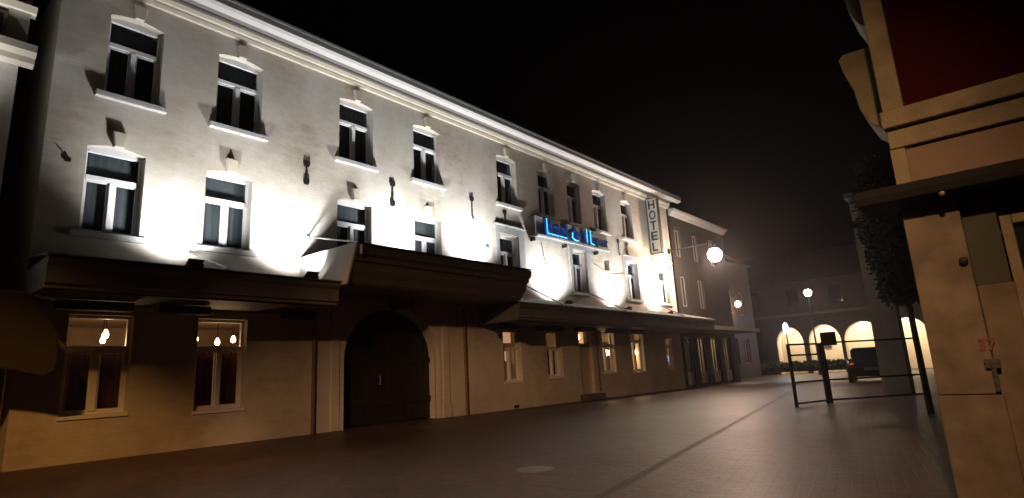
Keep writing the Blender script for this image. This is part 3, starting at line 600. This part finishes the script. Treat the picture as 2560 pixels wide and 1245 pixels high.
# ------------------------------------------------------------------ number 37 on the right
XR = 5.6
rb = empty('corner_cafe', (XR, 0, 0), 'cream fronted building at the right edge with dark red boarding and number 37', 'building')
YL = .53
MB().box(XR, XR + .35, .16, YL, .795, 2.33).box(XR - .012, XR + .36, .14, YL + .012, 0, .79).build('pillar', M['plaster2'], rb, bevel=.01)
MB().box(XR + .06, XR + .3, -.16, .158, 0, 1.6).build('stall_riser', M['plaster2'], rb, bevel=.01)
MB().box(XR + .1, XR + .2, -.05, .158, 1.605, 2.33).build('door_panel', M['green'], rb)
df = MB().box(XR + .05, XR + .16, -.13, -.06, .9, 2.1).box(XR + .05, XR + .16, -2.4, -.13, 2.03, 2.1).box(XR + .02, XR + .2, -2.4, -.165, 1.42, 1.56).build('window', M['cream2'], rb, bevel=.008)
MB().box(XR + .11, XR + .12, -2.4, -.13, .9, 2.03).build('pane', M['carglass'], df)
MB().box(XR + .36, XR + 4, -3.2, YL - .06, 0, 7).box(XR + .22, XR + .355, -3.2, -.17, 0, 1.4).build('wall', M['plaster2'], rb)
MB().box(XR + .06, XR + .355, -3.2, .36, 3.16, 7).build('boarding', M['red'], rb)
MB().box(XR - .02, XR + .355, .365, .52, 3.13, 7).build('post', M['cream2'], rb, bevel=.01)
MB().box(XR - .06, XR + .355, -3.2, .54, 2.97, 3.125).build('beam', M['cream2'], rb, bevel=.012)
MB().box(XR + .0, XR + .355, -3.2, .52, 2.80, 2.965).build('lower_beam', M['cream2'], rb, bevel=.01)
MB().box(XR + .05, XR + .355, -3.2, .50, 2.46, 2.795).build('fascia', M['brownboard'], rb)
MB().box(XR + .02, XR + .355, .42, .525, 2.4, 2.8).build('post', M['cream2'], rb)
ac = MB().prism([(XR + .35, 2.34), (XR - .28, 2.30), (XR - .30, 2.36), (XR - .30, 2.42), (XR + .35, 2.455)], -3.2, .80, 'y').build('canopy', M['black'], rb, bevel=.01)
# carved brackets and balcony ends on the street side, seen in profile
for prof_, a_, b_ in (([(.47, 5.3), (.73, 5.3), (.71, 4.8), (.69, 4.5), (.63, 4.34), (.55, 4.28), (.47, 4.27)], 6.25, 6.8), ([(.47, 4.05), (.80, 4.06), (.85, 4.02), (.83, 3.88), (.77, 3.66), (.75, 3.45), (.69, 3.29), (.60, 3.2), (.47, 3.18)], 6.2, 6.8)):
    MB().prism(prof_, a_, b_).build('bracket', M['cream2'], rb, bevel=.015)
t37 = text_mesh('number', '37', .14, M['redpaint'], rb, .105, .095, .004); t37.rotation_euler = (R(90), 0, R(-90)); t37.location = Vector((XR - .005, .225, 1.105)) - rb.location
MB().box(XR - .03, XR, .150, .178, .815, 1.03).box(XR - .034, XR, .118, .212, .98, 1.045).build('wall_anchor', M['iron'], rb)
MB().sphere((XR - .03, .20, 1.79), .03, 10).build('doorbell', M['iron'], rb)
MB().sphere((XR - .26, .23, 2.29), .022, 10).sphere((XR - .26, -.17, 2.32), .02, 10).build('spot_bulb', M['steel'], rb)

# second house on the right beyond the terrace
rh = empty('wall_pier', (20, 2.8, 0), 'tall narrow pale wall end rising beside the dark tree', 'wall')
MB().box(20, 20.8, 2.50, 3.18, 0, 5.9).build('wall', M['plaster3'], rh)
MB().box(19.93, 19.998, 2.46, 3.24, 4.95, 5.15).build('band', M['black'], rh)
MB().box(19.9, 20.9, 2.42, 3.28, 5.905, 6.05).build('coping', M['stone'], rh)

# dark clipped tree between terrace and number 37
tc_ = (13.6, 1.52)
te = empty('terrace_tree', (tc_[0], tc_[1], 0), 'dark unlit tree standing between number 37 and the pale house end', 'tree')
MB().tube((tc_[0], tc_[1] - .06, 0), (tc_[0] + .02, tc_[1] - .05, 2.2), .06, .05).tube((tc_[0], tc_[1] - .05, 2.0), (tc_[0] + .1, tc_[1] + .2, 3.2), .04, .015).tube((tc_[0], tc_[1] - .05, 2.1), (tc_[0] - .1, tc_[1] - .3, 3.4), .04, .015).build('trunk', M['bark'], te)
cr_ = MB(); rnd = random.Random(3)
for k in range(9000):
    u = rnd.random(); z = 2.12 + 2.9 * u; hw = .30 + .17 * math.sin(u * 3) + .03 * math.sin(z * 9)
    a = rnd.random() * 6.283; rr = hw * math.sqrt(rnd.random()) * (1 + .12 * rnd.random())
    c = Vector((tc_[0] + rr * math.cos(a), tc_[1] + rr * math.sin(a) + .08 * u, z + rnd.uniform(-.05, .05)))
    d1 = Vector((rnd.uniform(-1, 1), rnd.uniform(-1, 1), rnd.uniform(-1, .4))).normalized() * rnd.uniform(.07, .12); d2 = d1.orthogonal().normalized() * rnd.uniform(.03, .05)
    cr_.add([c, c + d1 * .5 + d2, c + d1, c + d1 * .5 - d2], [(0, 1, 2, 3)])
cr_.build('crown', M['leaf'], te)

# ------------------------------------------------------------------ terrace fence of glass and steel
def fence(p, q, zt, rails, lab, glass_z):
    p = Vector((*p, 0)); q = Vector((*q, 0)); d = (q - p); L_ = d.length; d.normalize(); nrm = Vector((-d.y, d.x, 0))
    e = empty('terrace_fence', p, lab, 'fence', 'fence panels of the cafe terrace')
    def bar(a, b, z0, z1, t): return [p + d * t_ + nrm * s * t / 2 + Vector((0, 0, z)) for z in (z0, z1) for t_, s in ((a, -1), (b, -1), (b, 1), (a, 1))]
    F = [(0, 3, 2, 1), (4, 5, 6, 7), (0, 1, 5, 4), (1, 2, 6, 5), (2, 3, 7, 6), (3, 0, 4, 7)]
    for a in (0, L_ - .06): MB().add(bar(a, a + .06, 0, zt, .06), F).build('post', M['fence'], e)
    for z in rails: MB().add(bar(.06, L_ - .06, z - .022, z + .022, .04), F).build('rail', M['fence'], e)
    MB().add([p + d * t_ + Vector((0, 0, z)) for t_, z in ((.06, glass_z), (L_ - .06, glass_z), (L_ - .06, zt - .03), (.06, zt - .03))], [(0, 1, 2, 3)]).build('glass_panel', M['fglass'], e)
fence((15.26, 4.28), (16.5, 3.84), 1.5, (.08, .57, 1.22, 1.48), 'short fence panel at the open end of the terrace', .5)
fence((16.56, 3.82), (18.6, 2.0), 1.52, (.08, .57, 1.50), 'long fence panel running up to the cream pillar', .53)
mb_ = empty('menu_board', (16.5, 3.8, 1.3), 'small dark board raised on the fence post in front of the arches', 'board')
MB().box(16.50, 16.54, 3.44, 3.80, 1.42, 1.76).build('panel', M['black'], mb_, bevel=.01); MB().tube((16.56, 3.78, 1.3), (16.56, 3.78, 1.7), .02).build('bracket', M['fence'], mb_)
# low hedge behind the fence
hd = empty('clipped_hedge', (33, 8.2, 0), 'low dark clipped hedge behind the fence', 'hedge')
hb = MB(); rnd = random.Random(5)
for k in range(2600):
    c = Vector((33 + rnd.uniform(-.3, .3), rnd.uniform(6.2, 10.6), rnd.uniform(.55, .98)))
    d1 = Vector((rnd.uniform(-1, 1), rnd.uniform(-1, 1), rnd.uniform(-1, 1))).normalized() * .12; d2 = d1.orthogonal().normalized() * .06
    hb.add([c, c + d1 * .5 + d2, c + d1, c + d1 * .5 - d2], [(0, 1, 2, 3)])
hb.build('foliage', M['hedge'], hd)
MB().box(32.72, 33.28, 6.2, 10.6, .5, .72).build('planter', M['black'], hd)

# ------------------------------------------------------------------ parked car seen from behind
def car(x, y, ang, lab):
    e = empty('parked_car', (x, y, 0), lab, 'car')
    sec = [(-2.1, .45, .72, .84), (-2.05, .32, .95, .88), (-1.6, .25, 1.02, .90), (-.4, .22, 1.0, .92), (.9, .22, .98, .92), (1.7, .25, .88, .88), (2.1, .35, .68, .78)]
    b = MB(); vs = []; fs = []; ring = 8
    for X_, z0, z1, hw in sec:
        for yy, zz in ((-hw * .9, z0), (-hw, (z0 + z1) / 2), (-hw * .97, z1 - .06), (-hw * .88, z1), (hw * .88, z1), (hw * .97, z1 - .06), (hw, (z0 + z1) / 2), (hw * .9, z0)): vs.append((X_, yy, zz))
    for k in range(len(sec) - 1):
        fs += [(k * ring + i, k * ring + (i + 1) % ring, (k + 1) * ring + (i + 1) % ring, (k + 1) * ring + i) for i in range(ring)]
    fs += [tuple(range(ring)), tuple(range((len(sec) - 1) * ring, len(sec) * ring))]
    b.add(vs, fs); rot = Matrix.Translation((x, y, 0)) @ Matrix.Rotation(ang, 4, 'Z')
    def bb(mbx, name, m, par=e, **k):
        mbx.v = [tuple(rot @ Vector(v)) for v in mbx.v]; return mbx.build(name, m, par, **k)
    body = bb(b, 'body', M['carpaint'], smooth=True)
    cab = MB().prism([(-1.75, 1.0), (-1.35, 1.42), (.2, 1.46), (1.05, .97)], -.70, .70, 'y'); bb(cab, 'windows', M['carglass'], bevel=.06)
    bb(MB().prism([(-1.4, 1.425), (-1.1, 1.47), (.1, 1.485), (.25, 1.455)], -.62, .62, 'y'), 'roof', M['carpaint'], bevel=.02)
    for wx in (-1.3, 1.35):
        for wy in (-.82, .82):
            t = bb(MB().tube((wx, wy - .1, .32), (wx, wy + .1, .32), .32, n=20), 'wheel', M['tyre']); bb(MB().tube((wx, wy - .108, .32), (wx, wy + .108, .32), .2, n=14), 'rim', M['rim'], t)
    for wy in (-.68, .68): bb(MB().box(-2.13, -2.0, wy - .07, wy + .07, .76, .84), 'tail_light', M['tail'], bevel=.015)
    bb(MB().box(-2.14, -2.06, -.26, .26, .52, .63), 'number_plate', M['shop'])
car(30.5, 5.1, R(8), 'dark parked car with glowing red tail lights behind the terrace fence')

# ------------------------------------------------------------------ thin haze volume added to give the lamps a glow
hz = MB().box(-149, 249, -149, 249, -1, 16).build('haze', M['black']); hz['kind'] = 'stuff'
hm = bpy.data.materials.new('haze'); hm.use_nodes = True; hn = hm.node_tree
hn.nodes.remove(hn.nodes['Principled BSDF']); pv = hn.nodes.new('ShaderNodeVolumePrincipled')
pv.inputs['Color'].default_value = (.9, .88, .9, 1); pv.inputs['Density'].default_value = .0011; pv.inputs['Anisotropy'].default_value = .8
hn.links.new(pv.outputs[0], hn.nodes['Material Output'].inputs['Volume'])
hz.data.materials.clear(); hz.data.materials.append(hm)
